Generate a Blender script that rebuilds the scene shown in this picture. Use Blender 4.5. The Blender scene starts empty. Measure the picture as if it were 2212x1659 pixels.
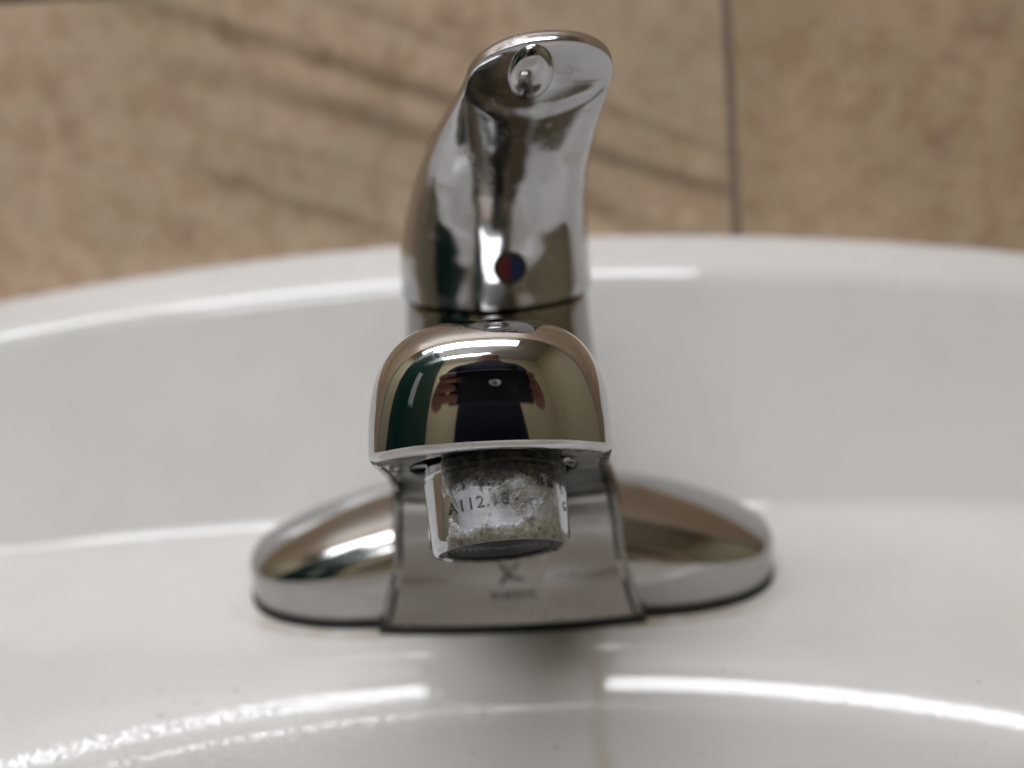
import bpy, bmesh, math, random
from mathutils import Vector, Matrix, noise
random.seed(7)
S = bpy.context.scene
C = S.collection
MM = 0.001
PI = math.pi
R = math.radians

# ------------------------------------------------------------------ camera, world, lights, exposure
cam_d = bpy.data.cameras.new('camera')
cam = bpy.data.objects.new('camera', cam_d)
C.objects.link(cam)
S.camera = cam
pitch, roll, yaw = R(18), R(3), -0.0144
fw = Vector((yaw, math.cos(pitch), -math.sin(pitch))).normalized()
rt = fw.cross(Vector((0, 0, 1))).normalized()
up = rt.cross(fw)
rt2 = rt * math.cos(roll) - up * math.sin(roll)
up2 = rt * math.sin(roll) + up * math.cos(roll)
m = Matrix((rt2, up2, -fw)).transposed().to_4x4()
m.translation = Vector((6.5, -237, 137.4)) * MM
cam.matrix_world = m
cam_d.sensor_width = 36
cam_d.lens = 1900 / 2212 * 36
cam_d.clip_start = 0.005
cam_d.clip_end = 50
cam_d.dof.use_dof = True
cam_d.dof.focus_distance = 0.163
cam_d.dof.aperture_fstop = 6.0

w = bpy.data.worlds.new('World')
S.world = w
w.use_nodes = True
w.node_tree.nodes['Background'].inputs[0].default_value = (0.93, 0.96, 1.0, 1)
w.node_tree.nodes['Background'].inputs[1].default_value = 0.24
S.view_settings.view_transform = 'Standard'
S.view_settings.look = 'None'
S.view_settings.exposure = -0.93
S.view_settings.gamma = 1.0
S.render.engine = 'CYCLES'
S.cycles.max_bounces = 12
S.cycles.glossy_bounces = 8
S.cycles.caustics_reflective = True
S.cycles.sample_clamp_indirect = 6
S.cycles.use_denoising = True
LAMP = 17.5

# ------------------------------------------------------------------ materials
def mat(name, col, rough=0.5, metal=0.0, **kw):
    M = bpy.data.materials.new(name)
    M.use_nodes = True
    b = M.node_tree.nodes['Principled BSDF']
    b.inputs['Base Color'].default_value = (*col, 1)
    b.inputs['Roughness'].default_value = rough
    b.inputs['Metallic'].default_value = metal
    for k, v in kw.items():
        b.inputs[k].default_value = v
    return M

class NT:
    """tiny helper round a node tree"""
    def __init__(s, M):
        s.t = M.node_tree
        s.b = M.node_tree.nodes['Principled BSDF']
    def n(s, typ, **kw):
        x = s.t.nodes.new(typ)
        for k, v in kw.items():
            setattr(x, k, v)
        return x
    def l(s, a, b):
        s.t.links.new(a, b)
    def val(s, sock, v):
        if isinstance(v, (int, float)):
            sock.default_value = v
        else:
            s.l(v, sock)
    def math(s, op, a, b=0.0, c=0.0, clamp=False):
        x = s.n('ShaderNodeMath', operation=op, use_clamp=clamp)
        s.val(x.inputs[0], a); s.val(x.inputs[1], b); s.val(x.inputs[2], c)
        return x.outputs[0]
    def obj(s):
        return s.n('ShaderNodeTexCoord').outputs['Object']
    def noise(s, scale, detail=4, rough=0.5, vec=None, dist=0.0):
        x = s.n('ShaderNodeTexNoise')
        x.inputs['Scale'].default_value = scale
        x.inputs['Detail'].default_value = detail
        x.inputs['Roughness'].default_value = rough
        x.inputs['Distortion'].default_value = dist
        s.l(vec if vec is not None else s.obj(), x.inputs['Vector'])
        return x.outputs['Fac']
    def ss(s, v, a, b, lo=0.0, hi=1.0):
        x = s.n('ShaderNodeMapRange', interpolation_type='SMOOTHSTEP')
        s.val(x.inputs[0], v)
        x.inputs[1].default_value = a; x.inputs[2].default_value = b
        x.inputs[3].default_value = lo; x.inputs[4].default_value = hi
        return x.outputs[0]
    def mix(s, fac, a, b):
        x = s.n('ShaderNodeMix', data_type='RGBA')
        s.val(x.inputs[0], fac)
        for i, c in ((6, a), (7, b)):
            if isinstance(c, tuple):
                x.inputs[i].default_value = (*c, 1)
            else:
                s.l(c, x.inputs[i])
        return x.outputs[2]
    def bump(s, h, strength, dist):
        x = s.n('ShaderNodeBump')
        x.inputs['Strength'].default_value = strength
        x.inputs['Distance'].default_value = dist
        s.l(h, x.inputs['Height'])
        s.l(x.outputs[0], s.b.inputs['Normal'])
        return x

def chrome(name, rough, col=(0.60, 0.60, 0.605), stains=0.0, wave=0.0):
    M = mat(name, col, rough, 1.0)
    n = NT(M)
    a = n.noise(90, 6, 0.65)
    st = n.ss(a, 0.52, 0.72)
    r = n.math('ADD', n.math('MULTIPLY', st, stains), rough)
    fine = n.noise(900, 3, 0.6)
    r = n.math('ADD', r, n.math('MULTIPLY', n.ss(fine, 0.6, 0.75), stains * 0.5))
    n.l(r, n.b.inputs['Roughness'])
    n.l(n.mix(n.math('MULTIPLY', st, min(1, stains * 2.2)), col, (0.40, 0.39, 0.36)), n.b.inputs['Base Color'])
    # dried drops: sparse round spots
    vo = n.n('ShaderNodeTexVoronoi'); vo.inputs['Scale'].default_value = 230; n.l(n.obj(), vo.inputs['Vector'])
    sep = n.n('ShaderNodeSeparateColor'); n.l(vo.outputs['Color'], sep.inputs[0])
    keep = n.math('GREATER_THAN', sep.outputs[0], 0.72)
    spot = n.math('MULTIPLY', n.ss(vo.outputs['Distance'], 0.30, 0.22), keep)
    edge = n.math('MULTIPLY', spot, n.ss(vo.outputs['Distance'], 0.12, 0.22, 0.35, 1.0))
    r = n.math('ADD', r, n.math('MULTIPLY', edge, min(0.16, stains * 1.0)))
    n.l(r, n.b.inputs['Roughness'])
    cur = n.b.inputs['Base Color'].links[0].from_socket
    n.l(n.mix(n.math('MULTIPLY', edge, min(0.5, stains * 2)), cur, (0.36, 0.36, 0.35)), n.b.inputs['Base Color'])
    h = n.noise(28, 3, 0.5)
    if wave:
        n.bump(h, wave, 0.004)
    return M

M_chrome = chrome('polished_chrome', 0.03, (0.54, 0.54, 0.545), stains=0.15, wave=0.02)
M_body = chrome('worn_shaded_chrome', 0.10, (0.30, 0.29, 0.275), stains=0.30, wave=0.16)  # stained chrome, base colour also darkened to paint in the shaded basin's reflection
M_base = chrome('base_chrome', 0.085, (0.44, 0.435, 0.43), stains=0.12, wave=0.04)
M_handle = chrome('handle_chrome', 0.105, (0.47, 0.47, 0.485), stains=0.30, wave=0.32)
M_dull = chrome('dull_chrome', 0.20, (0.36, 0.36, 0.38), stains=0.25, wave=0.2)
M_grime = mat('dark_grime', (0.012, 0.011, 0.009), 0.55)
M_black = mat('black_hollow', (0.003, 0.003, 0.003), 0.6)
M_gasket = mat('black_rubber', (0.008, 0.008, 0.009), 0.5)
M_screen = mat('aerator_screen_plastic', (0.018, 0.018, 0.017), 0.45, 0.0, **{'Specular IOR Level': 0.3})
M_red = mat('red_enamel', (0.13, 0.010, 0.007), 0.35)
M_blue = mat('blue_enamel', (0.004, 0.018, 0.085), 0.35)
M_mark = mat('worn_printed_mark', (0.16, 0.16, 0.15), 0.4, 0.6)
M_water = mat('water', (1, 1, 1), 0.0, 0.0, **{'Transmission Weight': 1.0, 'IOR': 1.33})

# aerator: chrome crusted with limescale and dirt (z is 0 at its top, falling to -0.018)
M_aer = mat('limescaled_chrome', (0.6, 0.6, 0.6), 0.1, 1.0)
n = NT(M_aer)
sx = n.n('ShaderNodeSeparateXYZ'); n.l(n.obj(), sx.inputs[0])
X, Y, Z = sx.outputs
big = n.noise(170, 6, 0.62)
med = n.noise(620, 5, 0.65)
mix_n = n.math('ADD', n.math('MULTIPLY', big, 0.65), n.math('MULTIPLY', med, 0.35))
zb = n.ss(Z, -0.0128, -0.0175, 0.0, 0.34)          # more scale near the mouth
zt = n.ss(Z, -0.0068, -0.003, 0.0, 0.30)           # and at the top
xr = n.ss(X, -0.003, 0.009, 0.0, 0.16)             # and to the right
xl = n.ss(X, -0.008, -0.0115, 0.0, -0.40)
xrr = n.ss(X, 0.0112, 0.0126, 0.0, -0.4)
cov = n.math('ADD', n.math('ADD', n.math('ADD', mix_n, zb), n.math('ADD', zt, xr)), n.math('ADD', xl, xrr))
crust = n.ss(cov, 0.55, 0.75)
pale = n.mix(n.ss(med, 0.35, 0.65), (0.17, 0.155, 0.115), (0.32, 0.305, 0.245))
pale = n.mix(n.ss(n.noise(230, 5, 0.7), 0.53, 0.64), pale, (0.075, 0.040, 0.014))
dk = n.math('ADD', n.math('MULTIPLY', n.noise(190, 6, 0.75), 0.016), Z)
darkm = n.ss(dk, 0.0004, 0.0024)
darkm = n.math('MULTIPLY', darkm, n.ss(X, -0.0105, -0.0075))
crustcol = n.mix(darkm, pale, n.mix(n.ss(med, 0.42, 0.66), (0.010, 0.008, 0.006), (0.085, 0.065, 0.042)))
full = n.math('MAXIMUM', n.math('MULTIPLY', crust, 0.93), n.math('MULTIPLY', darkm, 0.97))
film = n.math('MULTIPLY', n.ss(X, -0.0085, -0.0060), n.ss(X, 0.0122, 0.0112))
metal = n.mix(film, (0.56, 0.57, 0.60), n.mix(n.ss(big, 0.35, 0.6), (0.52, 0.54, 0.60), (0.36, 0.36, 0.37)))
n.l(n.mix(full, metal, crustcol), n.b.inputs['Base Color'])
n.l(n.math('MULTIPLY', n.math('SUBTRACT', 1.0, full), n.math('MULTIPLY_ADD', film, -0.65, 1.0)), n.b.inputs['Metallic'])
n.l(n.math('ADD', n.math('MULTIPLY_ADD', full, 0.35, 0.09), n.math('MULTIPLY', film, 0.27)), n.b.inputs['Roughness'])
hh = n.math('MULTIPLY', med, full)
n.bump(hh, 1.0, 0.0010)

# porcelain
M_por = mat('white_porcelain', (0.77, 0.755, 0.75), 0.10)
M_por.node_tree.nodes['Principled BSDF'].inputs['Specular IOR Level'].default_value = 0.85
n = NT(M_por)
sx = n.n('ShaderNodeSeparateXYZ'); n.l(n.obj(), sx.inputs[0])
X, Y, Z = sx.outputs
# rust and soap ring round the faucet base: |x/81|^3 + |y/30|^3
ax = n.math('POWER', n.math('ABSOLUTE', n.math('DIVIDE', X, 0.0805)), 3.2)
ay = n.math('POWER', n.math('ABSOLUTE', n.math('DIVIDE', n.math('ADD', Y, 0.001), 0.0305)), 3.2)
q = n.math('ADD', ax, ay)
ring = n.math('MULTIPLY', n.ss(q, 1.20, 1.0), n.ss(n.noise(70, 3), 0.38, 0.62, 0.10, 0.55))
ring = n.math('MULTIPLY', ring, n.ss(Y, 0.0, -0.02))
ring = n.math('MULTIPLY', ring, n.ss(n.math('ABSOLUTE', X), 0.076, 0.060, 0.35, 1.0))
ring = n.math('MULTIPLY', ring, n.ss(n.math('ABSOLUTE', n.math('SUBTRACT', X, 0.016)), 0.035, 0.012, 1.0, 1.8), 0, True)
col = n.mix(ring, (0.77, 0.755, 0.75), (0.36, 0.25, 0.12))
# drip stain running down to the bowl
wob = n.math('MULTIPLY_ADD', n.noise(45, 2), 0.010, -0.005)
sxp = n.math('ADD', n.math('SUBTRACT', X, 0.0215), wob)
streak = n.ss(n.math('ABSOLUTE', sxp), 0.0040, 0.0006)
streak = n.math('MULTIPLY', streak, n.ss(Y, -0.026, -0.031))
streak = n.math('MULTIPLY', streak, n.ss(n.noise(120, 3), 0.3, 0.65, 0.15, 0.45))
col = n.mix(streak, col, (0.50, 0.42, 0.26))
# faint dirt specks
sp = n.math('MULTIPLY', n.math('MULTIPLY', n.ss(n.noise(330, 2, 0.4), 0.69, 0.76), n.ss(Y, -0.02, -0.04)), 0.4)
col = n.mix(sp, col, (0.40, 0.38, 0.35))
film = n.ss(n.noise(16, 5, 0.6), 0.40, 0.70)
col = n.mix(n.math('MULTIPLY', film, 0.30), col, (0.60, 0.59, 0.58))
n.l(col, n.b.inputs['Base Color'])
# dried splashes roughen the glaze toward the bowl edge, more on the left
lim = n.math('MULTIPLY', n.ss(Y, -0.045, -0.06), n.ss(X, 0.02, -0.085, 0.12, 1.0))
grain = n.ss(n.noise(420, 4, 0.65), 0.50, 0.60)
rgh = n.math('MULTIPLY_ADD', n.math('MULTIPLY', lim, grain), 0.035, 0.04)
n.l(rgh, n.b.inputs['Roughness'])
hh = n.math('MULTIPLY', n.ss(n.noise(900, 4, 0.6), 0.48, 0.70), lim)
b1 = n.n('ShaderNodeBump'); b1.inputs['Strength'].default_value = 0.42; b1.inputs['Distance'].default_value = 0.0003
n.l(hh, b1.inputs['Height'])
b2 = n.n('ShaderNodeBump'); b2.inputs['Strength'].default_value = 0.15; b2.inputs['Distance'].default_value = 0.003
n.l(n.noise(14, 2), b2.inputs['Height']); n.l(b1.outputs[0], b2.inputs['Normal'])
n.l(b2.outputs[0], n.b.inputs['Normal'])

# wall tiles
def tile_mat(name, base, alt, veins, seed):
    M = mat(name, base, 0.38)
    n = NT(M)
    mp = n.n('ShaderNodeMapping'); mp.inputs['Location'].default_value = (seed, seed * .7, 0)
    n.l(n.obj(), mp.inputs[0]); V = mp.outputs[0]
    a = n.noise(22, 4, 0.6, V); b = n.noise(95, 4, 0.6, V); c = n.noise(260, 3, 0.6, V)
    col = n.mix(n.ss(a, 0.35, 0.65), base, alt)
    col = n.mix(n.math('MULTIPLY', n.ss(b, 0.42, 0.62), 0.55), col, (base[0] * .68, base[1] * .60, base[2] * .52))
    col = n.mix(n.math('MULTIPLY', n.ss(c, 0.50, 0.66), 0.28), col, (0.70, 0.60, 0.50))
    col = n.mix(n.math('MULTIPLY', n.ss(n.noise(48, 3, 0.5, V), 0.55, 0.72), 0.45), col, (0.33, 0.20, 0.145))
    sx = n.n('ShaderNodeSeparateXYZ'); n.l(n.obj(), sx.inputs[0])
    X, Z = sx.outputs[0], sx.outputs[2]
    tot = None
    wn = n.math('MULTIPLY_ADD', n.noise(9, 2), 0.016, -0.008)
    for (z0, sl, cv, wd, st, x0, x1) in veins:
        # centre line z = z0 + sl*x + cv*x^2, soft across, fading in between x0 and x1
        zz = n.math('ADD', n.math('ADD', n.math('MULTIPLY', X, sl), z0), n.math('MULTIPLY', n.math('MULTIPLY', X, X), cv))
        d = n.math('ABSOLUTE', n.math('ADD', n.math('SUBTRACT', Z, zz), wn))
        g = n.math('MULTIPLY', n.ss(d, wd, wd * 0.1), st)
        g = n.math('MULTIPLY', g, n.ss(X, x0, x1))
        g = n.math('MULTIPLY', g, n.ss(n.noise(35, 3), 0.25, 0.55, 0.45, 1.0))
        tot = g if tot is None else n.math('MAXIMUM', tot, g)
    if tot is not None:
        col = n.mix(tot, col, (0.16, 0.10, 0.06))
    n.l(col, n.b.inputs['Base Color'])
    n.bump(b, 0.3, 0.0008)
    return M
VE = [(0.150, -0.42, 0.0, 0.0040, 0.28, -0.19, -0.12),
      (0.093, -0.38, 0.0, 0.0035, 0.20, -0.16, -0.09),
      (0.131, -0.37, 0.0, 0.0062, 0.60, -0.19, -0.06),
      (0.129, -0.44, 0.25, 0.0030, 0.0, -0.2, -0.1),
      (0.113, -0.42, -0.5, 0.0085, 0.55, -0.14, -0.05),
      (0.1085, -0.32, -0.6, 0.0060, 0.5, 0.0, 0.03),
      (0.070, -0.42, 0.0, 0.0065, 0.38, -0.16, -0.07),
      (0.111, -0.34, 0.0, 0.0046, 0.0, -0.1, 0.0)]
M_tileL = tile_mat('beige_stone_tile', (0.70, 0.53, 0.385), (0.57, 0.46, 0.325), VE, 0.0)
M_tileR = tile_mat('tan_stone_tile', (0.60, 0.44, 0.305), (0.51, 0.395, 0.262), [], 3.3)
M_grout = mat('grout', (0.34, 0.29, 0.25), 0.9)
M_cream = mat('cream_wall_paint', (0.50, 0.44, 0.29), 0.6)
M_ceil = mat('ceiling_white', (0.55, 0.54, 0.52), 0.8)
M_floor = mat('floor_tile', (0.16, 0.14, 0.12), 0.4)
M_green = mat('dark_green_laminate', (0.006, 0.045, 0.040), 0.25)
M_paper = mat('paper_notice', (0.45, 0.52, 0.50), 0.6)
M_phone = mat('phone_glass', (0.003, 0.003, 0.006), 0.3, 0.0, **{'Specular IOR Level': 0.2})
M_skin = mat('skin', (0.20, 0.085, 0.065), 0.5)
M_navy = mat('navy_cloth', (0.010, 0.013, 0.040), 0.9)
M_hair = mat('dark_hair', (0.01, 0.008, 0.006), 0.6)
M_white = mat('white_enamel', (0.7, 0.7, 0.7), 0.4)
M_tube = mat('lit_tube', (1, 1, 1), 0.5)
_b = M_tube.node_tree.nodes['Principled BSDF']
_b.inputs['Emission Color'].default_value = (0.95, 0.965, 1.0, 1)
_b.inputs['Emission Strength'].default_value = LAMP

# ------------------------------------------------------------------ helpers
def link(name, bm, mats, parent=None, smooth=True, angle=35, doubles=1e-6, recalc=True):
    if doubles:
        bmesh.ops.remove_doubles(bm, verts=bm.verts, dist=doubles)
    if recalc:
        bmesh.ops.recalc_face_normals(bm, faces=bm.faces)
    me = bpy.data.meshes.new(name)
    bm.to_mesh(me); bm.free()
    if not isinstance(mats, (list, tuple)):
        mats = [mats]
    for x in mats:
        me.materials.append(x)
    if smooth:
        for p in me.polygons:
            p.use_smooth = True
        me.set_sharp_from_angle(angle=R(angle))
    o = bpy.data.objects.new(name, me)
    C.objects.link(o)
    if parent:
        o.parent = parent
    return o

def tag(o, label, cat, group=None):
    o['label'] = label; o['category'] = cat
    if group: o['group'] = group
    return o

def empty(name, loc=(0, 0, 0), rz=0):
    o = bpy.data.objects.new(name, None)
    C.objects.link(o); o.location = loc; o.rotation_euler = (0, 0, rz)
    o.empty_display_size = 0.02
    return o

def box(bm, x0, x1, y0, y1, z0, z1, bevel=0, mi=0):
    r = bmesh.ops.create_cube(bm, size=1)
    vs = r['verts']
    for v in vs:
        v.co = Vector(((x0 + x1) / 2 + v.co.x * (x1 - x0), (y0 + y1) / 2 + v.co.y * (y1 - y0), (z0 + z1) / 2 + v.co.z * (z1 - z0)))
    fs = {f for v in vs for f in v.link_faces}
    for f in fs: f.material_index = mi
    if bevel:
        es = list({e for v in vs for e in v.link_edges})
        r = bmesh.ops.bevel(bm, geom=es, offset=bevel, segments=3, affect='EDGES', profile=0.5)
        for f in r['faces']: f.material_index = mi

def lathe(bm, prof, seg=96, mi=0, close=True):
    """prof: list of (r, z); closes on the axis where r == 0"""
    rings = []
    for r, z in prof:
        if r < 1e-9:
            rings.append([bm.verts.new((0, 0, z))])
        else:
            rings.append([bm.verts.new((r * math.cos(2 * PI * i / seg), r * math.sin(2 * PI * i / seg), z)) for i in range(seg)])
    for a, b in zip(rings, rings[1:]):
        for i in range(seg):
            j = (i + 1) % seg
            if len(a) == 1 and len(b) == 1: continue
            if len(a) == 1: f = bm.faces.new((a[0], b[j], b[i]))
            elif len(b) == 1: f = bm.faces.new((a[i], a[j], b[0]))
            else: f = bm.faces.new((a[i], a[j], b[j], b[i]))
            f.material_index = mi

def catmull(pts, t):
    """pts: list of tuples, t in 0..len-1"""
    k = len(pts); i = min(int(t), k - 2); f = t - i
    p0 = pts[max(i - 1, 0)]; p1 = pts[i]; p2 = pts[i + 1]; p3 = pts[min(i + 2, k - 1)]
    out = []
    for a, b, c, d in zip(p0, p1, p2, p3):
        out.append(0.5 * (2 * b + (c - a) * f + (2 * a - 5 * b + 4 * c - d) * f * f + (3 * b - a - 3 * c + d) * f ** 3))
    return out

def sgnpow(v, e):
    return math.copysign(abs(v) ** e, v)

# ------------------------------------------------------------------ the setting
# wall behind the sink: real tiles with open joints on a grout bed, leaning joints as laid
bm = bmesh.new()
WY = 0.104
box(bm, -1.2, 1.2, WY + 0.0025, WY + 0.02, -0.85, 1.55, mi=2)
G = 0.0016
def tile(x0, x1, z0, z1, mi):
    sh = 0.074   # the upright joints lean a little
    def P(x, z): return x - (z - 0.12) * sh
    vs = []
    for y, ins in ((WY + 0.004, 0), (WY + 0.0008, 0.0), (WY, 0.0004)):
        vs.append([bm.verts.new((P(a, b), y, b)) for a, b in ((x0 + G + ins, z0 + G + ins), (x1 - G - ins, z0 + G + ins), (x1 - G - ins, z1 - G - ins), (x0 + G + ins, z1 - G - ins))])
    for a, b in zip(vs, vs[1:]):
        for i in range(4):
            f = bm.faces.new((a[i], a[(i + 1) % 4], b[(i + 1) % 4], b[i])); f.material_index = mi
    f = bm.faces.new(vs[-1]); f.material_index = mi
zs = [-0.42 - 0.30, -0.42 + 0.0, -0.12, 0.1798, 0.48, 0.78, 1.08, 1.38]
xs = [0.0885 + 0.30 * k for k in range(-4, 4)]
for i in range(len(xs) - 1):
    for j in range(len(zs) - 1):
        tile(xs[i], xs[i + 1], zs[j], zs[j + 1], 1 if (i + j * 2) % 3 == 0 or i == 4 else 0)
wall = link('wall', bm, [M_tileL, M_tileR, M_grout], smooth=False, recalc=True)
wall['kind'] = 'structure'

def plain(name, M, *b):
    bm = bmesh.new(); box(bm, *b)
    o = link(name, bm, M, smooth=False); o['kind'] = 'structure'; return o
plain('wall_opposite', M_cream, -1.5, 1.2, -1.62, -1.6, -0.85, 1.55)
plain('wall_right', M_cream, 1.2, 1.22, -1.6, WY, -0.85, 1.55)
plain('ceiling', M_ceil, -1.5, 1.2, -1.6, WY + 0.02, 1.55, 1.57)
plain('floor', M_floor, -1.5, 1.2, -1.6, WY + 0.02, -0.87, -0.85)
plain('wall_left', M_cream, -1.52, -1.5, -1.6, WY, -0.85, 1.55)

# dark green toilet partition with a paper notice
part = empty('toilet_partition', (-0.62, -0.62, -0.85))
tag(part, 'dark green toilet partition standing to the left, seen only mirrored in the chrome', 'partition')
bm = bmesh.new(); box(bm, -0.012, 0.012, -0.42, 0.42, 0.15, 2.0, 0.002); link('panel', bm, M_green, part, False)
for y in (-0.28, 0.28):
    bm = bmesh.new(); box(bm, -0.02, 0.02, y - 0.02, y + 0.02, 0, 0.16, 0.002); link('leg', bm, M_white, part, False)
bm = bmesh.new(); box(bm, 0.0125, 0.0135, 0.02, 0.12, 1.05, 1.35); link('notice', bm, M_paper, part, False)

# ceiling lamps: two battens
def batten(name, x0, x1, y, z, lab, hw=0.078):
    t = empty(name, ((x0 + x1) / 2, y, z))
    tag(t, lab, 'lamp', None)
    L = (x1 - x0) / 2
    bm = bmesh.new(); box(bm, -L - 0.03, L + 0.03, -hw * 0.9, hw * 0.9, 0.045, 0.09, 0.004); link('housing', bm, M_white, t, False)
    bm = bmesh.new(); box(bm, -L, L, -hw, hw, -0.02, 0.04, 0.015)
    link('diffuser', bm, M_tube, t)
    for s in (-1, 1):
        bm = bmesh.new(); box(bm, s * (L + 0.012) - 0.012, s * (L + 0.012) + 0.012, -hw - 0.004, hw + 0.004, -0.024, 0.044, 0.003)
        link('end_cap', bm, M_white, t, False)
    return t
batten('ceiling_light', -1.05, 0.0, -1.05, 1.40, 'narrow white diffuser lamp on the ceiling in front of the sink', 0.06)
batten('ceiling_light', -1.10, 0.36, -0.30, 1.40, 'wide white diffuser lamp on the ceiling near the tiled wall', 0.18)

# ------------------------------------------------------------------ sink
def softplus(x, k):
    if x / k > 30: return x
    if x / k < -30: return 0.0
    return k * math.log1p(math.exp(x / k))
BA, BB = 226.0, 147.0
YC = -34.0 - BB
def bowl_z(x, y):
    q = math.hypot(x / BA, (y - YC) / BB)
    g = math.hypot(x / BA ** 2, (y - YC) / BB ** 2)
    d = (1 - q) * q / g if g > 1e-9 else 147
    d = min(d, 147)
    if q < 0.15: d = 147
    RB, am = 28.0, R(52)          # rolled edge, then the bowl wall
    if d <= 0: return 0.0
    if d < RB * math.sin(am): return -(RB - math.sqrt(RB * RB - d * d))
    z1 = RB * (1 - math.cos(am)); e = d - RB * math.sin(am)
    return -z1 - 110 * math.tanh(e * math.tan(am) / 110)
def junction(x): return 37 - 3.5 * (x / 100) ** 2 * (1 if abs(x) < 200 else (200 / abs(x)) ** 2)
bm = bmesh.new()
xs_ = []
x = 0
while x < 275:
    xs_.append(x); x += 2.5 if x < 190 else 5
xs_ = [-v for v in reversed(xs_[1:])] + xs_
rows = []
for x in xs_:
    yj = junction(x)
    zt = 86.4 - 12.2 * (x / 185) ** 2
    col = []
    # underside skirt in front, bowl, deck
    y0 = -400.0
    col.append((y0, -60)); col.append((y0 - 2, -8)); 
    ys = []
    y = y0
    while y < yj - 9:
        ys.append(y)
        y += 6 if y < -110 else 1.6
    for y in ys:
        col.append((y, bowl_z(x, y) + (0 if y > y0 + 5 else -2)))
    # pad rows to a fixed count per column by arclength resampling later
    prof = []
    yt = 80 - 8 * (x / 185) ** 2
    # fillet from deck to splash face
    ang = math.atan2(zt - 14.5, yt - 7 - yj)
    rf = 9.0; tl = rf * math.tan(ang / 2)
    for k in range(9):
        a = ang * k / 8
        prof.append((yj - tl + rf * math.sin(a), rf * (1 - math.cos(a))))
    p0 = prof[-1]; p1 = (yt - 7, zt - 14.5)
    for k in range(1, 15):
        f = k / 15
        bow = math.sin(f * PI) * 1.5
        prof.append((p0[0] + (p1[0] - p0[0]) * f + bow * math.sin(ang), p0[1] + (p1[1] - p0[1]) * f - bow * math.cos(ang)))
    # rolled rim, with a faint crease under it
    prof += [(yt - 7, zt - 14.5), (yt - 5.2, zt - 11.3), (yt - 3.0, zt - 8.9), (yt - 0.2, zt - 6.9), (yt + 3.2, zt - 5.2), (yt + 7, zt - 3.7), (yt + 10.5, zt - 2.2), (yt + 14, zt - 0.9), (yt + 17.5, zt - 0.1), (yt + 21, zt - 0.2), (103, zt - 0.8), (103.6, zt - 3), (103.6, -60)]
    rows.append((col, prof))
NB = 200
def resample(pl, N):
    L = [0]
    for a, b in zip(pl, pl[1:]): L.append(L[-1] + math.hypot(b[0] - a[0], b[1] - a[1]))
    out = []; j = 0
    for i in range(N):
        t = L[-1] * i / (N - 1)
        while j < len(L) - 2 and L[j + 1] < t: j += 1
        f = (t - L[j]) / max(L[j + 1] - L[j], 1e-9)
        out.append((pl[j][0] + (pl[j + 1][0] - pl[j][0]) * f, pl[j][1] + (pl[j + 1][1] - pl[j][1]) * f))
    return out
grid = []
for x, (col, prof) in zip(xs_, rows):
    # sample deck+bowl with the same y fractions in every column
    yj_s = prof[0][0]
    ysamp = []
    for i in range(NB):
        f = i / (NB - 1)
        f2 = 1 - (1 - f) ** 1.7
        ysamp.append(-400 + (yj_s + 400) * f2)
    pts = [(-400, -60), (-401.5, -10), (-401, -4)] + [(y, bowl_z(x, y)) for y in ysamp] + prof[1:]
    grid.append([bm.verts.new((x * MM, y * MM, z * MM)) for y, z in pts])
for a, b in zip(grid, grid[1:]):
    for i in range(len(a) - 1):
        bm.faces.new((a[i], b[i], b[i + 1], a[i + 1]))
for colv in (grid[0], grid[-1]):
    low = [bm.verts.new((v.co.x, v.co.y, -0.06)) for v in colv]
    for i in range(len(colv) - 1):
        try: bm.faces.new((colv[i], colv[i + 1], low[i + 1], low[i]))
        except ValueError: pass
sink = link('sink', bm, M_por, angle=50, doubles=0)
tag(sink, 'white glazed porcelain wash basin with raised curved back against the beige tiles', 'sink')

# ------------------------------------------------------------------ faucet
faucet = empty('faucet')
tag(faucet, 'worn chrome single lever faucet with limescaled outlet on the white basin deck', 'faucet')

E_S = 0.68     # section roundness
def fan(bm, O, ax_u, ax_s, ax_n, W, L, H, lip, e1, e2, NT_=48, NP=22, mi=0, z0=0.0, over=0.0, e1f=None, wall=0.0):
    """quarter super-ellipsoid nose. ax_u lateral, ax_s forward, ax_n up (unit). returns bottom rim verts, and the end profiles"""
    cols = []
    for i in range(NT_ + 1):
        th = -PI / 2 + PI * i / NT_
        cu, cs = sgnpow(math.sin(th), e2), abs(math.cos(th)) ** e2
        if i in (0, NT_): cs = 0.0
        nx, ns = W * cu, L * cs
        ln = math.hypot(nx, ns)
        prof = []
        ee = e1 if e1f is None else e1 + (e1f - e1) * abs(math.cos(th)) ** 1.5
        for k in range(4):   # rounded lower lip
            a = PI / 2 * k / 4
            prof.append((1 - lip * (1 - math.sin(a)) / ln, lip * (1 - math.cos(a))))
        for k in range(NP + 1):
            ph = PI / 2 * k / NP
            c = max(math.cos(ph), 0) ** ee if k < NP else 0.0
            if k == 0 and wall:
                for j in range(5): prof.append((1.0, lip + (wall - lip) * j / 5))
            b0 = wall if wall else lip
            prof.append((c, b0 + (H - b0) * math.sin(ph) ** ee))
        cols.append([bm.verts.new(O + ax_u * (nx * r) + ax_s * (ns * r + over * cs * h * (1 - (h / H) ** 4)) + ax_n * (h + z0)) for r, h in prof])
    for a, b in zip(cols, cols[1:]):
        for i in range(len(a) - 1):
            f = bm.faces.new((a[i], b[i], b[i + 1], a[i + 1])); f.material_index = mi
    return cols

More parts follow.
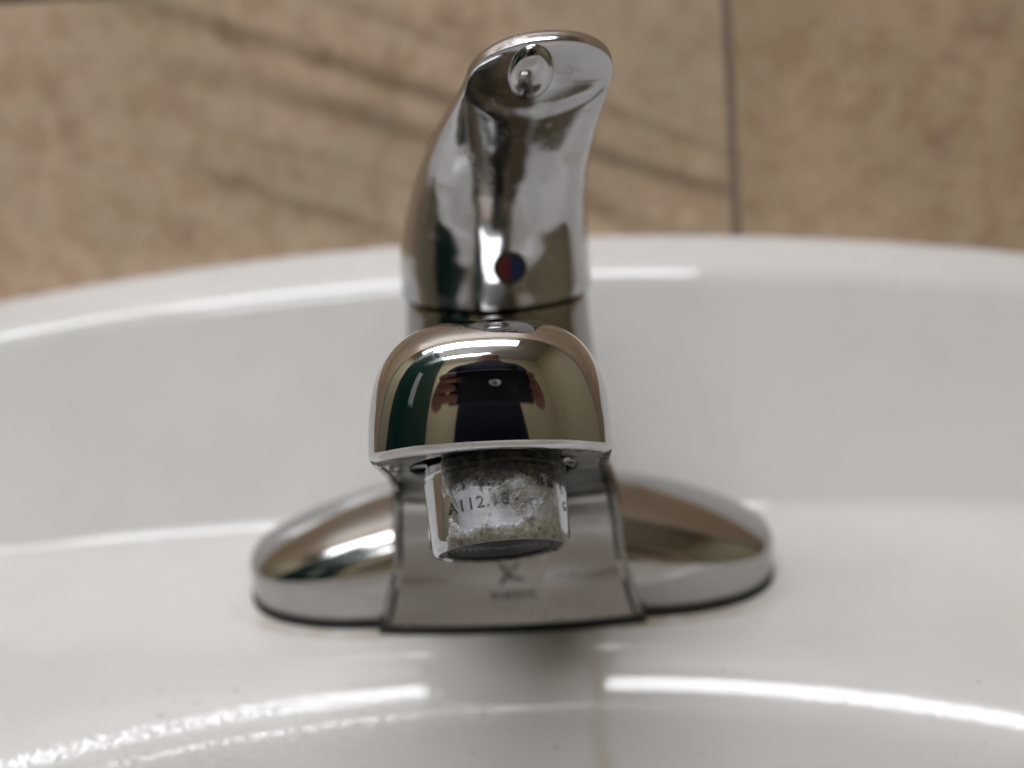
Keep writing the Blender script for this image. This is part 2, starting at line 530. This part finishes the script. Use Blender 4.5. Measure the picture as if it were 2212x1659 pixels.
def section(W, H, lip, e1, NP=22, wall=0.0):
    """open profile (u, h) from left bottom edge over the top to right bottom edge"""
    half = []
    for k in range(4):
        a = PI / 2 * k / 4
        half.append((W - lip * (1 - math.sin(a)), lip * (1 - math.cos(a))))
    for k in range(NP + 1):
        ph = PI / 2 * k / NP
        c = max(math.cos(ph), 0) ** e1 if k < NP else 0.0
        if k == 0 and wall:
            for j in range(5): half.append((W, lip + (wall - lip) * j / 5))
        b0 = wall if wall else lip
        half.append((W * c, b0 + (H - b0) * math.sin(ph) ** e1))
    return [(-u, h) for u, h in half] + [(u, h) for u, h in reversed(half[:-1])]

# ---- spout and body, one swept casting
U = Vector((1, 0, 0))
ta = R(32)
TS = Vector((0, -math.cos(ta), math.sin(ta)))      # toward the mouth along the underside
TN = Vector((0, math.sin(ta), math.cos(ta)))
tipP = Vector((0, -88.0, 76.6))
NL = 14.5
noseO = tipP - TS * NL
#        y     z    ang   w     h
st = [(-29.3, 2.4,  -3.0, 36.2, 50),
      (-28.6, 6.0,  -1.5, 34.9, 50),
      (-28.0, 11.5,   0.0, 33.5, 50),
      (-26.4, 20,   3.0, 31.6, 50),
      (-26.6, 29,   8.0, 30.8, 50),
      (-29.0, 37,  18.0, 29.6, 50),
      (-34.0, 44,  33.0, 28.6, 46),
      (-42.0, 49.6, 47.0, 27.4, 38),
      (-53.0, 55.8, 54.5, 26.0, 31),
      (-64.5, 62.1, 57.5, 24.6, 28.4),
      (noseO.y, noseO.z, 58.0, 24.2, 28.0)]
bm = bmesh.new()
secs = []
NSt = 70
for i in range(NSt):
    t = (len(st) - 1) * i / (NSt - 1)
    y, z, a, W, H = catmull(st, t)
    if i == NSt - 1: y, z, a, W, H = st[-1]
    a = R(a)
    nv = Vector((0, math.cos(a), math.sin(a)))
    lip = 1.7
    O = Vector((0, y, z))
    f_top = t / (len(st) - 1)
    e1 = 0.62 + (E_S - 0.62) * min(1, f_top * 1.2)
    sec = section(W, H, lip, e1)
    secs.append([bm.verts.new((O + U * u + nv * h) * MM) for u, h in sec])
for a, b in zip(secs, secs[1:]):
    for i in range(len(a) - 1):
        bm.faces.new((a[i], a[i + 1], b[i + 1], b[i]))
# recessed front panel and underside with a grimy seam down each side
def under(i):
    a, b = secs[i][0].co, secs[i][-1].co
    t = i / (NSt - 1)
    y, z, an, W, H = catmull(st, (len(st) - 1) * t) if i < NSt - 1 else st[-1]
    nv = Vector((0, math.cos(R(an)), math.sin(R(an))))
    fade = max(0.0, min(1.0, (0.86 - t) / 0.25))
    gd = 1.3 * fade
    xe = abs(a.x) / MM
    pts = []
    for s, off in ((-(xe - 0.05), 0.0), (-(xe - 0.35), gd), (-(xe - 0.95), gd), (-(xe - 1.2), 0.0)):
        pts.append((s, off))
    inner = xe - 1.2
    bulge = -2.2 * fade * (1 - 0.3 * t)     # the panel swells forward a little
    for k in range(1, 16):
        f = k / 16
        s = -inner + 2 * inner * f
        pts.append((s, bulge * (1 - (s / inner) ** 2)))
    for s, off in (((xe - 1.2), 0.0), ((xe - 0.95), gd), ((xe - 0.35), gd), ((xe - 0.05), 0.0)):
        pts.append((s, off))
    O = Vector((0, y, z))
    return [secs[i][0]] + [bm.verts.new((O + U * s + nv * off) * MM) for s, off in pts] + [secs[i][-1]]
un_ = [under(i) for i in range(NSt)]
for a, b in zip(un_, un_[1:]):
    n_ = len(a)
    for i in range(n_ - 1):
        f = bm.faces.new((a[i], a[i + 1], b[i + 1], b[i]))
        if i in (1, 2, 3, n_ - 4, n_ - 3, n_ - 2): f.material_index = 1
bm.faces.new(un_[0] + list(reversed(secs[0][1:-1])))
# nose
cols = fan(bm, noseO * MM, U, TS, TN, 24.2 * MM, NL * MM, 28.0 * MM, 1.7 * MM, E_S, 0.84, over=0.38, e1f=0.62)
bottom = [c[0] for c in cols]
mid = [v for v in un_[-1]]
bmesh.ops.remove_doubles(bm, verts=[v for c in (cols[0], cols[-1]) for v in c] + secs[-1] , dist=2e-5)
bm.verts.ensure_lookup_table()
bot = [v for v in bottom if v.is_valid]
loop = [v for v in bot if v not in mid] 
ring = [mid_v for mid_v in mid if mid_v.is_valid]
try:
    bm.faces.new(ring + list(reversed(loop)))
except Exception as ex:
    print('nose cap', ex)
print('boundary edges', sum(1 for e in bm.edges if e.is_boundary))
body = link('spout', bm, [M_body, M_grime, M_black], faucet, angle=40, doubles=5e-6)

# aerator frame
aerC = noseO - TS * 4.2          # centre of the outlet on the underside
hole_c = aerC
bmc = bmesh.new()
lathe(bmc, [(0, -8 * MM), (16.2 * MM, -8 * MM), (16.2 * MM, 11 * MM), (0, 11 * MM)], 72)
cut = link('cut', bmc, [M_black], angle=30)
zax = TN.normalized(); yax = TS; xax = yax.cross(zax)
mw = Matrix((xax, yax, zax)).transposed().to_4x4(); mw.translation = hole_c * MM
cut.matrix_world = mw
for p in cut.data.polygons: p.material_index = 0
md = body.modifiers.new('b', 'BOOLEAN'); md.object = cut; md.operation = 'DIFFERENCE'; md.solver = 'EXACT'
try: md.material_mode = 'TRANSFER'
except Exception: pass
bpy.context.view_layer.update()
dg = bpy.context.evaluated_depsgraph_get()
nm = bpy.data.meshes.new_from_object(body.evaluated_get(dg))
body.modifiers.clear()
old = body.data; body.data = nm; bpy.data.meshes.remove(old)
bpy.data.objects.remove(cut)
# polished end of the spout
nm.materials.append(M_chrome)
ki = len(nm.materials) - 1
for p in nm.polygons:
    c = p.center / MM
    if p.material_index == 0 and (c - noseO).dot(TS) > -12 and (c - noseO).dot(TN) > 0.3: p.material_index = ki
nm.set_sharp_from_angle(angle=R(40))
for v in nm.vertices: v.co.x -= 0.018 * max(0.0, -v.co.y - 0.030)
print('spout mats', [x.name for x in nm.materials], len(nm.polygons))

# ---- column under the handle
bm = bmesh.new()
prof = [(0, 30), (31, 30), (29.0, 45), (27.3, 60), (26.0, 72), (25.2, 80), (24.9, 85), (24.6, 86.6), (23.6, 87.2), (0, 87.2)]
pp = []
for i in range(1, len(prof) - 3): pp.append(prof[i])
fine = [catmull(prof[1:8], (6) * k / 24) for k in range(25)]
lathe(bm, [(0, 30 * MM)] + [(r * MM, z * MM) for r, z in fine] + [(r * MM, z * MM) for r, z in ((23.4, 87.0), (21.5, 87.2), (21.3, 89.5), (0, 89.5))], 96)
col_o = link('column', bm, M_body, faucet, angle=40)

# ---- base plate with two wings
bm = bmesh.new()
Xp = Vector((1, 0, 0)); Yp = Vector((0, 1, 0)); Zp = Vector((0, 0, 1))
WO = Vector((0, -0.4, 2.3))
stw = [(0, 32.4), (15, 32.4), (28, 32.4), (32, 32.4), (36, 32.4)]
LW = 77.6 - 36.0
for s in (-1, 1):
    prev = None
    for i in range(20):
        t = (len(stw) - 1) * i / 19
        x, H = catmull(stw, t) if i < 19 else stw[-1]
        sec = section(26.2, H, 1.0, 0.98, wall=14.0)
        cur = [bm.verts.new((WO + Xp * (s * x) + Yp * u + Zp * h) * MM) for u, h in sec]
        if prev:
            for k in range(len(cur) - 1): bm.faces.new((prev[k], cur[k], cur[k + 1], prev[k + 1]))
        prev = cur
    fan(bm, (WO + Xp * (s * 36)) * MM, Yp, Xp * s, Zp, 26.2 * MM, LW * MM, 32.4 * MM, 1.0 * MM, 0.98, 0.84, e1f=0.86, wall=14.0 * MM)
for v in bm.verts:
    q_ = min(1, max(0, (abs(v.co.x) / MM - 12) / 60))
    v.co.z = 2.3 * MM + (v.co.z - 2.3 * MM) * (1 - 0.42 * q_ ** 1.2) * (1 - (0.25 * (v.co.y / 0.0257) ** 1.6 if v.co.y > 0 else 0))
base = link('base_plate', bm, M_base, faucet, angle=40, doubles=1e-5)

# ---- black gasket
bm = bmesh.new()
outl = []
for i in range(160):
    th = 2 * PI * i / 160
    cx, sy = math.cos(th), math.sin(th)
    if abs(cx) > 0:
        x = math.copysign(36, cx) + 42.0 * sgnpow(cx, 0.84)
    y = -0.4 + 26.7 * sgnpow(sy, 0.84)
    outl.append((x, y))
def slab(bm, pts, z0, z1):
    a = [bm.verts.new((x * MM, y * MM, z0 * MM)) for x, y in pts]
    b = [bm.verts.new((x * MM, y * MM, z1 * MM)) for x, y in pts]
    bm.faces.new(list(reversed(a))); bm.faces.new(b)
    for i in range(len(pts)):
        j = (i + 1) % len(pts)
        bm.faces.new((a[i], a[j], b[j], b[i]))
slab(bm, outl, -0.4, 2.5)
fr = [(-36, -20), (-36.8, -27)] + [(-36.4 + 72.8 * k / 24, -29.7 - 2.3 * (1 - ((k - 12) / 12) ** 2)) for k in range(25)] + [(36.8, -27), (36, -20)]
slab(bm, fr, -0.35, 2.55)
link('gasket', bm, M_gasket, faucet, smooth=False, doubles=0)

# ---- faint printed mark on the front panel
def strokes(bm, segs, z_to_y, t=0.05):
    for (x0, z0, x1, z1, wd) in segs:
        d = Vector((x1 - x0, z1 - z0)); nn = Vector((-d.y, d.x)).normalized() * wd / 2
        q = [(x0 + nn.x, z0 + nn.y), (x1 + nn.x, z1 + nn.y), (x1 - nn.x, z1 - nn.y), (x0 - nn.x, z0 - nn.y)]
        f = [bm.verts.new((a * MM, (z_to_y(a, b) - t) * MM, b * MM)) for a, b in q]
        g = [bm.verts.new((a * MM, (z_to_y(a, b) + 0.6) * MM, b * MM)) for a, b in q]
        bm.faces.new(f); bm.faces.new(list(reversed(g)))
        for i in range(4): bm.faces.new((f[i], f[(i + 1) % 4], g[(i + 1) % 4], g[i]))
def panel_y(x, z):
    best = None
    for i in range(60):
        t = 3.0 * i / 59
        y, zz, an, W, H = catmull(st, t)
        if best is None or abs(zz - z) < best[0]: best = (abs(zz - z), y, W)
    return best[1] - 2.2 * (1 - (x / (best[2] - 2.9)) ** 2)
bm = bmesh.new()
X0 = 0.3
strokes(bm, [(X0 - 2.9, 19.4, X0 - 1.2, 17.6, 1.1), (X0 - 1.2, 17.6, X0 + 0.6, 15.2, 1.3), (X0 + 0.6, 15.2, X0 + 3.6, 14.9, 0.9),
             (X0 + 2.4, 19.6, X0 + 0.6, 17.6, 0.9), (X0 - 0.4, 16.6, X0 - 2.8, 14.2, 1.2)] +
        [(X0 - 5.0 + 1.55 * k, 9.6, X0 - 5.0 + 1.55 * k, 12.0, 0.7) for k in range(8)] +
        [(X0 - 5.0 + 3.1 * k, 10.8, X0 - 3.6 + 3.1 * k, 10.8, 0.6) for k in range(4)], panel_y)
link('printed_mark', bm, M_mark, faucet, smooth=False, doubles=0)

# ---- aerator
aer = bpy.data.objects.new('aerator_frame_tmp', None)
bm = bmesh.new()
r0 = 13.0
lathe(bm, [(0, 7.8 * MM), (12.4 * MM, 7.8 * MM), (12.8 * MM, 0.6 * MM), (12.9 * MM, -0.4 * MM), (13.3 * MM, -0.9 * MM), (13.35 * MM, -2.6 * MM), (13.05 * MM, -2.9 * MM), (13.05 * MM, -3.3 * MM),
           (13.3 * MM, -3.6 * MM)] + [((13.3 - 0.35 * k / 8) * MM, (-3.6 - 11.6 * k / 8) * MM) for k in range(1, 9)] +
      [((12.95 - 1.1 * (1 - math.cos(a))) * MM, (-15.2 - 2.3 * math.sin(a)) * MM) for a in [PI / 2 * k / 6 for k in range(1, 7)]] +
      [(11.5 * MM, -17.55 * MM), (11.3 * MM, -17.3 * MM), (11.2 * MM, -16.4 * MM), (0, -16.4 * MM)], 120)
for v in bm.verts: v.co.x *= 1.07; v.co.y *= 1.07
tilt = Matrix.Rotation(R(-3.2), 4, yax)
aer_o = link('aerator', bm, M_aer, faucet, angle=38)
ma = mw.copy()
ma = Matrix.Translation(hole_c * MM) @ tilt @ Matrix.Translation(-hole_c * MM) @ mw
# turn x to +X so that object x runs left to right in the photo
fl = Matrix((Vector((1, 0, 0)), TS * -1, TN)).transposed().to_4x4(); fl.translation = hole_c * MM
ma = Matrix.Translation(hole_c * MM + Vector((-0.0006, 0, 0))) @ Matrix.Rotation(R(-6), 4, 'X') @ Matrix.Rotation(R(3.2), 4, TS) @ Matrix.Translation(-hole_c * MM) @ fl
aer_o.matrix_world = ma
bm = bmesh.new()
lathe(bm, [(0, -15.6 * MM), (3 * MM, -15.6 * MM), (11.4 * MM, -16.0 * MM), (11.85 * MM, -16.5 * MM), (11.8 * MM, -17.2 * MM), (10.6 * MM, -17.3 * MM), (10.4 * MM, -16.6 * MM)] + [((10.2 - 0.6 * k) * MM, (-16.9 if k % 2 else -16.5) * MM) for k in range(16)] + [(0, -16.9 * MM)], 72)
scr = link('screen', bm, M_screen, aer_o, angle=30)

# embossed standard number on the aerator
def emboss(txt, size, az, zc, thick, name, rot=0.0):
    cu = bpy.data.curves.new('t', 'FONT'); cu.body = txt; cu.size = size; cu.align_x = 'CENTER'; cu.align_y = 'CENTER'
    cu.extrude = 0.5; cu.offset = 0.012
    cu.space_character = 1.12; cu.resolution_u = 3
    to = bpy.data.objects.new('t', cu); C.objects.link(to)
    bpy.context.view_layer.update()
    me = bpy.data.meshes.new_from_object(to.evaluated_get(bpy.context.evaluated_depsgraph_get()))
    bpy.data.objects.remove(to)
    bm = bmesh.new(); bm.from_mesh(me); bpy.data.meshes.remove(me)
    bmesh.ops.subdivide_edges(bm, edges=[e for e in bm.edges if e.calc_length() > 0.5], cuts=2)
    cr, sr = math.cos(rot), math.sin(rot)
    for v in bm.verts:
        x, y = v.co.x * cr - v.co.y * sr, v.co.x * sr + v.co.y * cr
        zz = zc + y
        rad = 13.3 - 0.35 * min(max((-3.6 - zz) / 11.6, 0), 1) + (thick if v.co.z > 0 else -0.3)
        a = -PI / 2 + az + x / 13.2
        v.co = Vector((rad * math.cos(a), rad * math.sin(a), zz)) * MM
    for v in bm.verts: v.co.x *= 1.07; v.co.y *= 1.07
    # local y of the aerator points away from the camera here
    return link(name, bm, M_emb, aer_o, smooth=False, doubles=0)
M_emb = mat('embossed_chrome', (0.14, 0.145, 0.16), 0.38, 1.0)
emboss('A112.18', 3.1, R(-14), -10.4, 0.2, 'embossed_number', 0.05)
emboss('G', 2.7, R(69), -11.0, 0.07, 'embossed_letter')
emboss('U', 2.5, R(69), -6.3, 0.07, 'embossed_letter')

# ---- handle with lever
hand = empty('tmp'); bpy.data.objects.remove(hand)
#        y      z    ang   w     b     rim   h(back)
sh = [(-25.7, 88.3, 0, 25.7, 25.6, 0.0, 25.7),
      (-25.7, 94, 0, 25.7, 25.5, 0.0, 25.5),
      (-25.9, 101, 2, 24.9, 24.5, 0.0, 24.5),
      (-27.0, 109, 9, 23.0, 20.5, 0.2, 23.0),
      (-29.8, 117, 24, 20.8, 14.5, 0.6, 18.0),
      (-35.0, 124.6, 38, 18.8, 8.5, 1.0, 12.0),
      (-41.5, 131.3, 46, 17.0, 4.2, 1.6, 8.0),
      (-48.0, 137.0, 47.5, 15.6, 1.6, 2.0, 5.5),
      (-50.4, 139.2, 47, 15.1, 1.1, 2.2, 5.0)]
last = sh[-1]
NLV = R(90 - last[2])      # lever direction above the horizontal
LS = Vector((0, -math.cos(NLV), math.sin(NLV))); LN = Vector((0, math.sin(NLV), math.cos(NLV)))
LO = Vector((0, last[0], last[1]))
DC = LO + LS * 2.0    # dish centre
def dish(p):
    d = p - DC
    u = d.x; s = d.dot(LS)
    rr = math.hypot(u / 17.0, s / (11.0 if s < 0 else 30.0))
    if rr >= 1.06: return 0.0
    t = min(1, max(0, (1.06 - rr) / 0.34))
    return 0.75 * t * t * (3 - 2 * t) * (0.75 + 0.25 * (1 - rr * rr))
def hprof(w, b, rim, h, NU=18, NR=3, NH=14):
    half = []
    for k in range(NU + 1):
        a = PI / 2 * k / NU
        u = w * math.sin(a)
        half.append((u, b * (1 - math.cos(a))))
    for k in range(1, NR + 1):
        half.append((w, b + rim * k / NR + 0.001 * k))
    for k in range(1, NH + 1):
        a = PI / 2 * k / NH
        half.append((w * math.cos(a) if k < NH else 0, b + rim + 0.003 + h * math.sin(a)))
    return half
bm = bmesh.new()
loops = []
NH_ = 90
for i in range(NH_):
    t = (len(sh) - 1) * i / (NH_ - 1)
    y, z, a, w_, b_, rim, h_ = catmull(sh, t) if i < NH_ - 1 else sh[-1]
    a = R(a)
    nv = Vector((0, math.cos(a), math.sin(a)))
    half = hprof(w_, b_, max(rim, 0), h_)
    full = half + [(-u, h) for u, h in reversed(half[1:-1])]
    O = Vector((0, y, z))
    lp = []
    for u, h in full:
        p = O + U * u + nv * h
        if h < b_ + 0.0005: p = p + nv * dish(p)
        lp.append(bm.verts.new(p * MM))
    loops.append(lp)
for a, b in zip(loops, loops[1:]):
    for i in range(len(a)):
        j = (i + 1) % len(a)
        bm.faces.new((a[i], a[j], b[j], b[i]))
# skirt closes inward below
c0 = loops[0]
inner = [bm.verts.new(Vector((v.co.x * 0.90, v.co.y * 0.90, v.co.z))) for v in c0]
up_ = [bm.verts.new(v.co + Vector((0, 0, 0.002))) for v in inner]
for A, B in ((c0, inner), (inner, up_)):
    for i in range(len(A)):
        j = (i + 1) % len(A); bm.faces.new((A[i], B[i], B[j], A[j]))
bm.faces.new(up_)
# rounded tip
TL = 10.5
fcols = []
w_, b_, rim, h_ = last[3:]
for i in range(49):
    th = -PI / 2 + PI * i / 48
    cu, cs = sgnpow(math.sin(th), 0.92), abs(math.cos(th)) ** 0.92
    if i in (0, 48): cs = 0
    half = hprof(1.0, b_, rim, h_)
    lp = []
    for r_, h in half:
        p = LO + U * (cu * w_ * r_) + LS * (cs * TL * r_) + LN * h
        if h < b_ + 0.0005: p = p + LN * dish(p)
        lp.append(bm.verts.new(p * MM))
    fcols.append(lp)
for a, b in zip(fcols, fcols[1:]):
    for i in range(len(a) - 1):
        bm.faces.new((a[i], b[i], b[i + 1], a[i + 1]))
# lean the lever slightly sideways
for v in bm.verts:
    z = v.co.z / MM
    v.co.x += max(0, z - 100) ** 1.5 * 0.0165 * MM
HR = R(9.5)
handle = link('handle', bm, M_handle, faucet, angle=32, doubles=1.2e-5)
handle.rotation_euler = (0, 0, HR)
def lean(p): return Vector((p.x + max(0, p.z - 100) ** 1.5 * 0.0165, p.y, p.z))

# screw boss under the tip of the lever
def frame(o, P, xa, ya, za):
    mt = Matrix((xa, ya, za)).transposed().to_4x4(); mt.translation = P * MM
    o.matrix_local = mt
bm = bmesh.new()
pf = [(4.8, 3.0), (4.8, 0), (4.75, -0.6)] + [(4.7 * math.cos(a), -0.6 - 2.6 * math.sin(a)) for a in [PI / 2 * k / 12 for k in range(1, 12)]] + [(0, -3.2)]
lathe(bm, [(r * MM, z * MM) for r, z in pf], 48)
for v in bm.verts: v.co.y *= 1.45
knob = link('screw_boss', bm, M_handle, handle, angle=60)
frame(knob, lean(LO + LS * 2.9 + U * -2.4 + LN * 1.6), U, LS.normalized(), LN)
for s in (-1, 1):
    bm = bmesh.new()
    pts = []
    bmesh.ops.create_uvsphere(bm, u_segments=32, v_segments=16, radius=MM)
    for v in bm.verts:
        v.co = Vector((v.co.x * 3.4, v.co.y * 3.2 , v.co.z * 0.5))
    g = link('grip_dimple', bm, M_dull, handle, angle=80)
    frame(g, lean(LO + LS * 1.5 + U * (s * 7.2 - 2.4) + LN * 1.75), U, LS.normalized(), LN)
    g.rotation_euler.rotate_axis('Z', s * R(14))

# hot and cold button
bt = bpy.data.objects.new('x', None); bpy.data.objects.remove(bt)
bm = bmesh.new()
lathe(bm, [(0, -2.4 * MM), (4.1 * MM, -2.4 * MM), (4.1 * MM, 0.1 * MM), (3.8 * MM, 0.35 * MM), (3.1 * MM, 0.30 * MM), (3.0 * MM, 0.0), (0, 0)], 48)
btn = link('temperature_button', bm, M_grime, handle, angle=30)
a0 = R(2.5)
frame(btn, Vector((0.0, -25.95, 98.3)), U, Vector((0, math.sin(a0), math.cos(a0))), Vector((0, -math.cos(a0), math.sin(a0))))
for nm_, M_, s in (('red_half', M_red, -1), ('blue_half', M_blue, 1)):
    bm = bmesh.new()
    arc = [(s * 3.05 * math.sin(PI * k / 20), -3.05 * math.cos(PI * k / 20)) for k in range(21)]
    for z0, z1 in ((0.0, 0.16),):
        aa = [bm.verts.new((x * MM, y * MM, 0.02 * MM)) for x, y in arc]
        bb = [bm.verts.new((x * MM, y * MM, 0.16 * MM)) for x, y in arc]
        bm.faces.new(aa); bm.faces.new(bb)
        for i in range(21):
            j = (i + 1) % 21; bm.faces.new((aa[i], aa[j], bb[j], bb[i]))
    link(nm_, bm, M_, btn, smooth=False)

# ------------------------------------------------------------------ water drops
def drop(P, r, sx=1.0, sz=1.0, lab=''):
    bm = bmesh.new()
    bmesh.ops.create_uvsphere(bm, u_segments=32, v_segments=20, radius=r * MM)
    for v in bm.verts:
        v.co.x *= sx
        v.co.z *= sz
        if v.co.z > 0: v.co.x *= 1 + v.co.z / (r * MM) * 0.25
    o = link('water_drop', bm, M_water, None, angle=180)
    o.location = Vector(P) * MM
    tag(o, lab, 'water drop', 'water drops hanging under the spout')
    return o
def onunder(u, s, h=0.0):   # point on the underside plane near the mouth
    return noseO + U * u + TS * s + TN * h
drop(onunder(14.9, -4.6, -0.5), 1.5, 1.15, 0.95, 'round clear water drop hanging from the spout, right of the outlet')
drop(onunder(13.2, -1.0, -2.4), 0.75, 0.7, 2.3, 'thin water trickle clinging to the right side of the outlet')
drop(onunder(-15.2, -4.2, -0.3), 1.5, 1.7, 0.65, 'flat wide water drop hanging from the spout, left of the outlet')
drop(onunder(-20.7, -3.6, -0.2), 0.9, 1.2, 0.6, 'small water drop at the left lower corner of the spout')

# ------------------------------------------------------------------ the photographer, mirrored in the chrome
phone = empty('phone', (0.0065, -0.252, 0.143))
phone.rotation_euler = (-pitch, 0, 0)
tag(phone, 'dark phone held level in front of the faucet, seen only mirrored in the chrome', 'phone')
bm = bmesh.new(); box(bm, -0.074, 0.074, -0.008, 0, -0.036, 0.038, 0.003); link('phone_body', bm, M_phone, phone, angle=60)
bm = bmesh.new(); lathe(bm, [(0, 0), (0.008, 0), (0.008, 0.0015), (0.006, 0.002), (0, 0.0012)], 32)
bmesh.ops.rotate(bm, verts=bm.verts, cent=(0, 0, 0), matrix=Matrix.Rotation(-PI / 2, 3, 'X'))
link('lens', bm, M_chrome, phone, angle=50)

def skin(name, verts, edges, radii, M, parent=None, sub=2):
    me = bpy.data.meshes.new(name)
    me.from_pydata(verts, edges, [])
    o = bpy.data.objects.new(name, me); C.objects.link(o)
    md = o.modifiers.new('skin', 'SKIN'); md.use_smooth_shade = True
    for i, r_ in enumerate(radii):
        sv = me.skin_vertices[0].data[i]
        rr = r_ if isinstance(r_, tuple) else (r_, r_)
        sv.radius = rr; sv.use_root = (i == 0)
    s = o.modifiers.new('s', 'SUBSURF'); s.levels = sub; s.render_levels = sub
    bpy.context.view_layer.update()
    nm = bpy.data.meshes.new_from_object(o.evaluated_get(bpy.context.evaluated_depsgraph_get()))
    nm.materials.append(M)
    for p in nm.polygons: p.use_smooth = True
    o.modifiers.clear(); o.data = nm
    if parent: o.parent = parent
    return o
V = []; Ed = []; Ra = []
def add(p, r, parent=None):
    V.append(p); Ra.append(r)
    if parent is not None: Ed.append((parent, len(V) - 1))
    return len(V) - 1
pel = add((0.0, -0.72, 0.10), (0.15, 0.10))
bel = add((0.0, -0.71, 0.25), (0.14, 0.10), pel)
che = add((0.0, -0.68, 0.42), (0.16, 0.11), bel)
nek = add((0.0, -0.66, 0.56), 0.055, che)
hd1 = add((0.0, -0.64, 0.63), (0.07, 0.075), nek)
hd2 = add((0.0, -0.62, 0.72), (0.075, 0.09), hd1)
add((0.0, -0.63, 0.79), (0.055, 0.065), hd2)
for s in (-1, 1):
    hip = add((s * 0.10, -0.74, 0.0), 0.09, pel)
    kn = add((s * 0.11, -0.72, -0.38), 0.065, hip)
    an = add((s * 0.11, -0.78, -0.77), 0.042, kn)
    add((s * 0.12, -0.66, -0.815), 0.032, an)
    shd = add((s * 0.19, -0.67, 0.49), 0.055, che)
    elb = add((s * 0.27, -0.60, 0.22), 0.042, shd)
    wri = add((s * 0.14, -0.345, 0.135), 0.026, elb)
    pal = add((s * 0.112, -0.297, 0.140), (0.028, 0.017), wri)
    for k in range(4):          # fingers reach round the phone's edge
        z = 0.170 - 0.017 * k
        f1 = add((s * 0.096, -0.270, z), 0.0085, pal)
        f2 = add((s * (0.094), -0.247 - (0.17 - z) * 0.3, z + 0.001), 0.008, f1)
        f3 = add((s * (0.074 + 0.003 * (k % 2)), -0.238 - (0.17 - z) * 0.3, z), 0.0078, f2)
        if s < 0: add((-0.050 + 0.004 * (k % 2), -0.238 - (0.17 - z) * 0.3, z - 0.002), 0.0072, f3)
    t1 = add((s * 0.088, -0.297, 0.165), 0.010, pal)
    add((s * 0.062, -0.291, 0.172), 0.008, t1)
person = skin('person', V, Ed, Ra, M_skin)
tag(person, 'person in dark navy clothes bending over to photograph the faucet, seen only mirrored', 'person')
person.data.materials.append(M_navy); person.data.materials.append(M_hair)
for p in person.data.polygons:
    c = p.center
    if c.y < -0.38 and c.z < 0.55: p.material_index = 1
    if c.z > 0.74 or (c.z > 0.62 and c.y < -0.66): p.material_index = 2
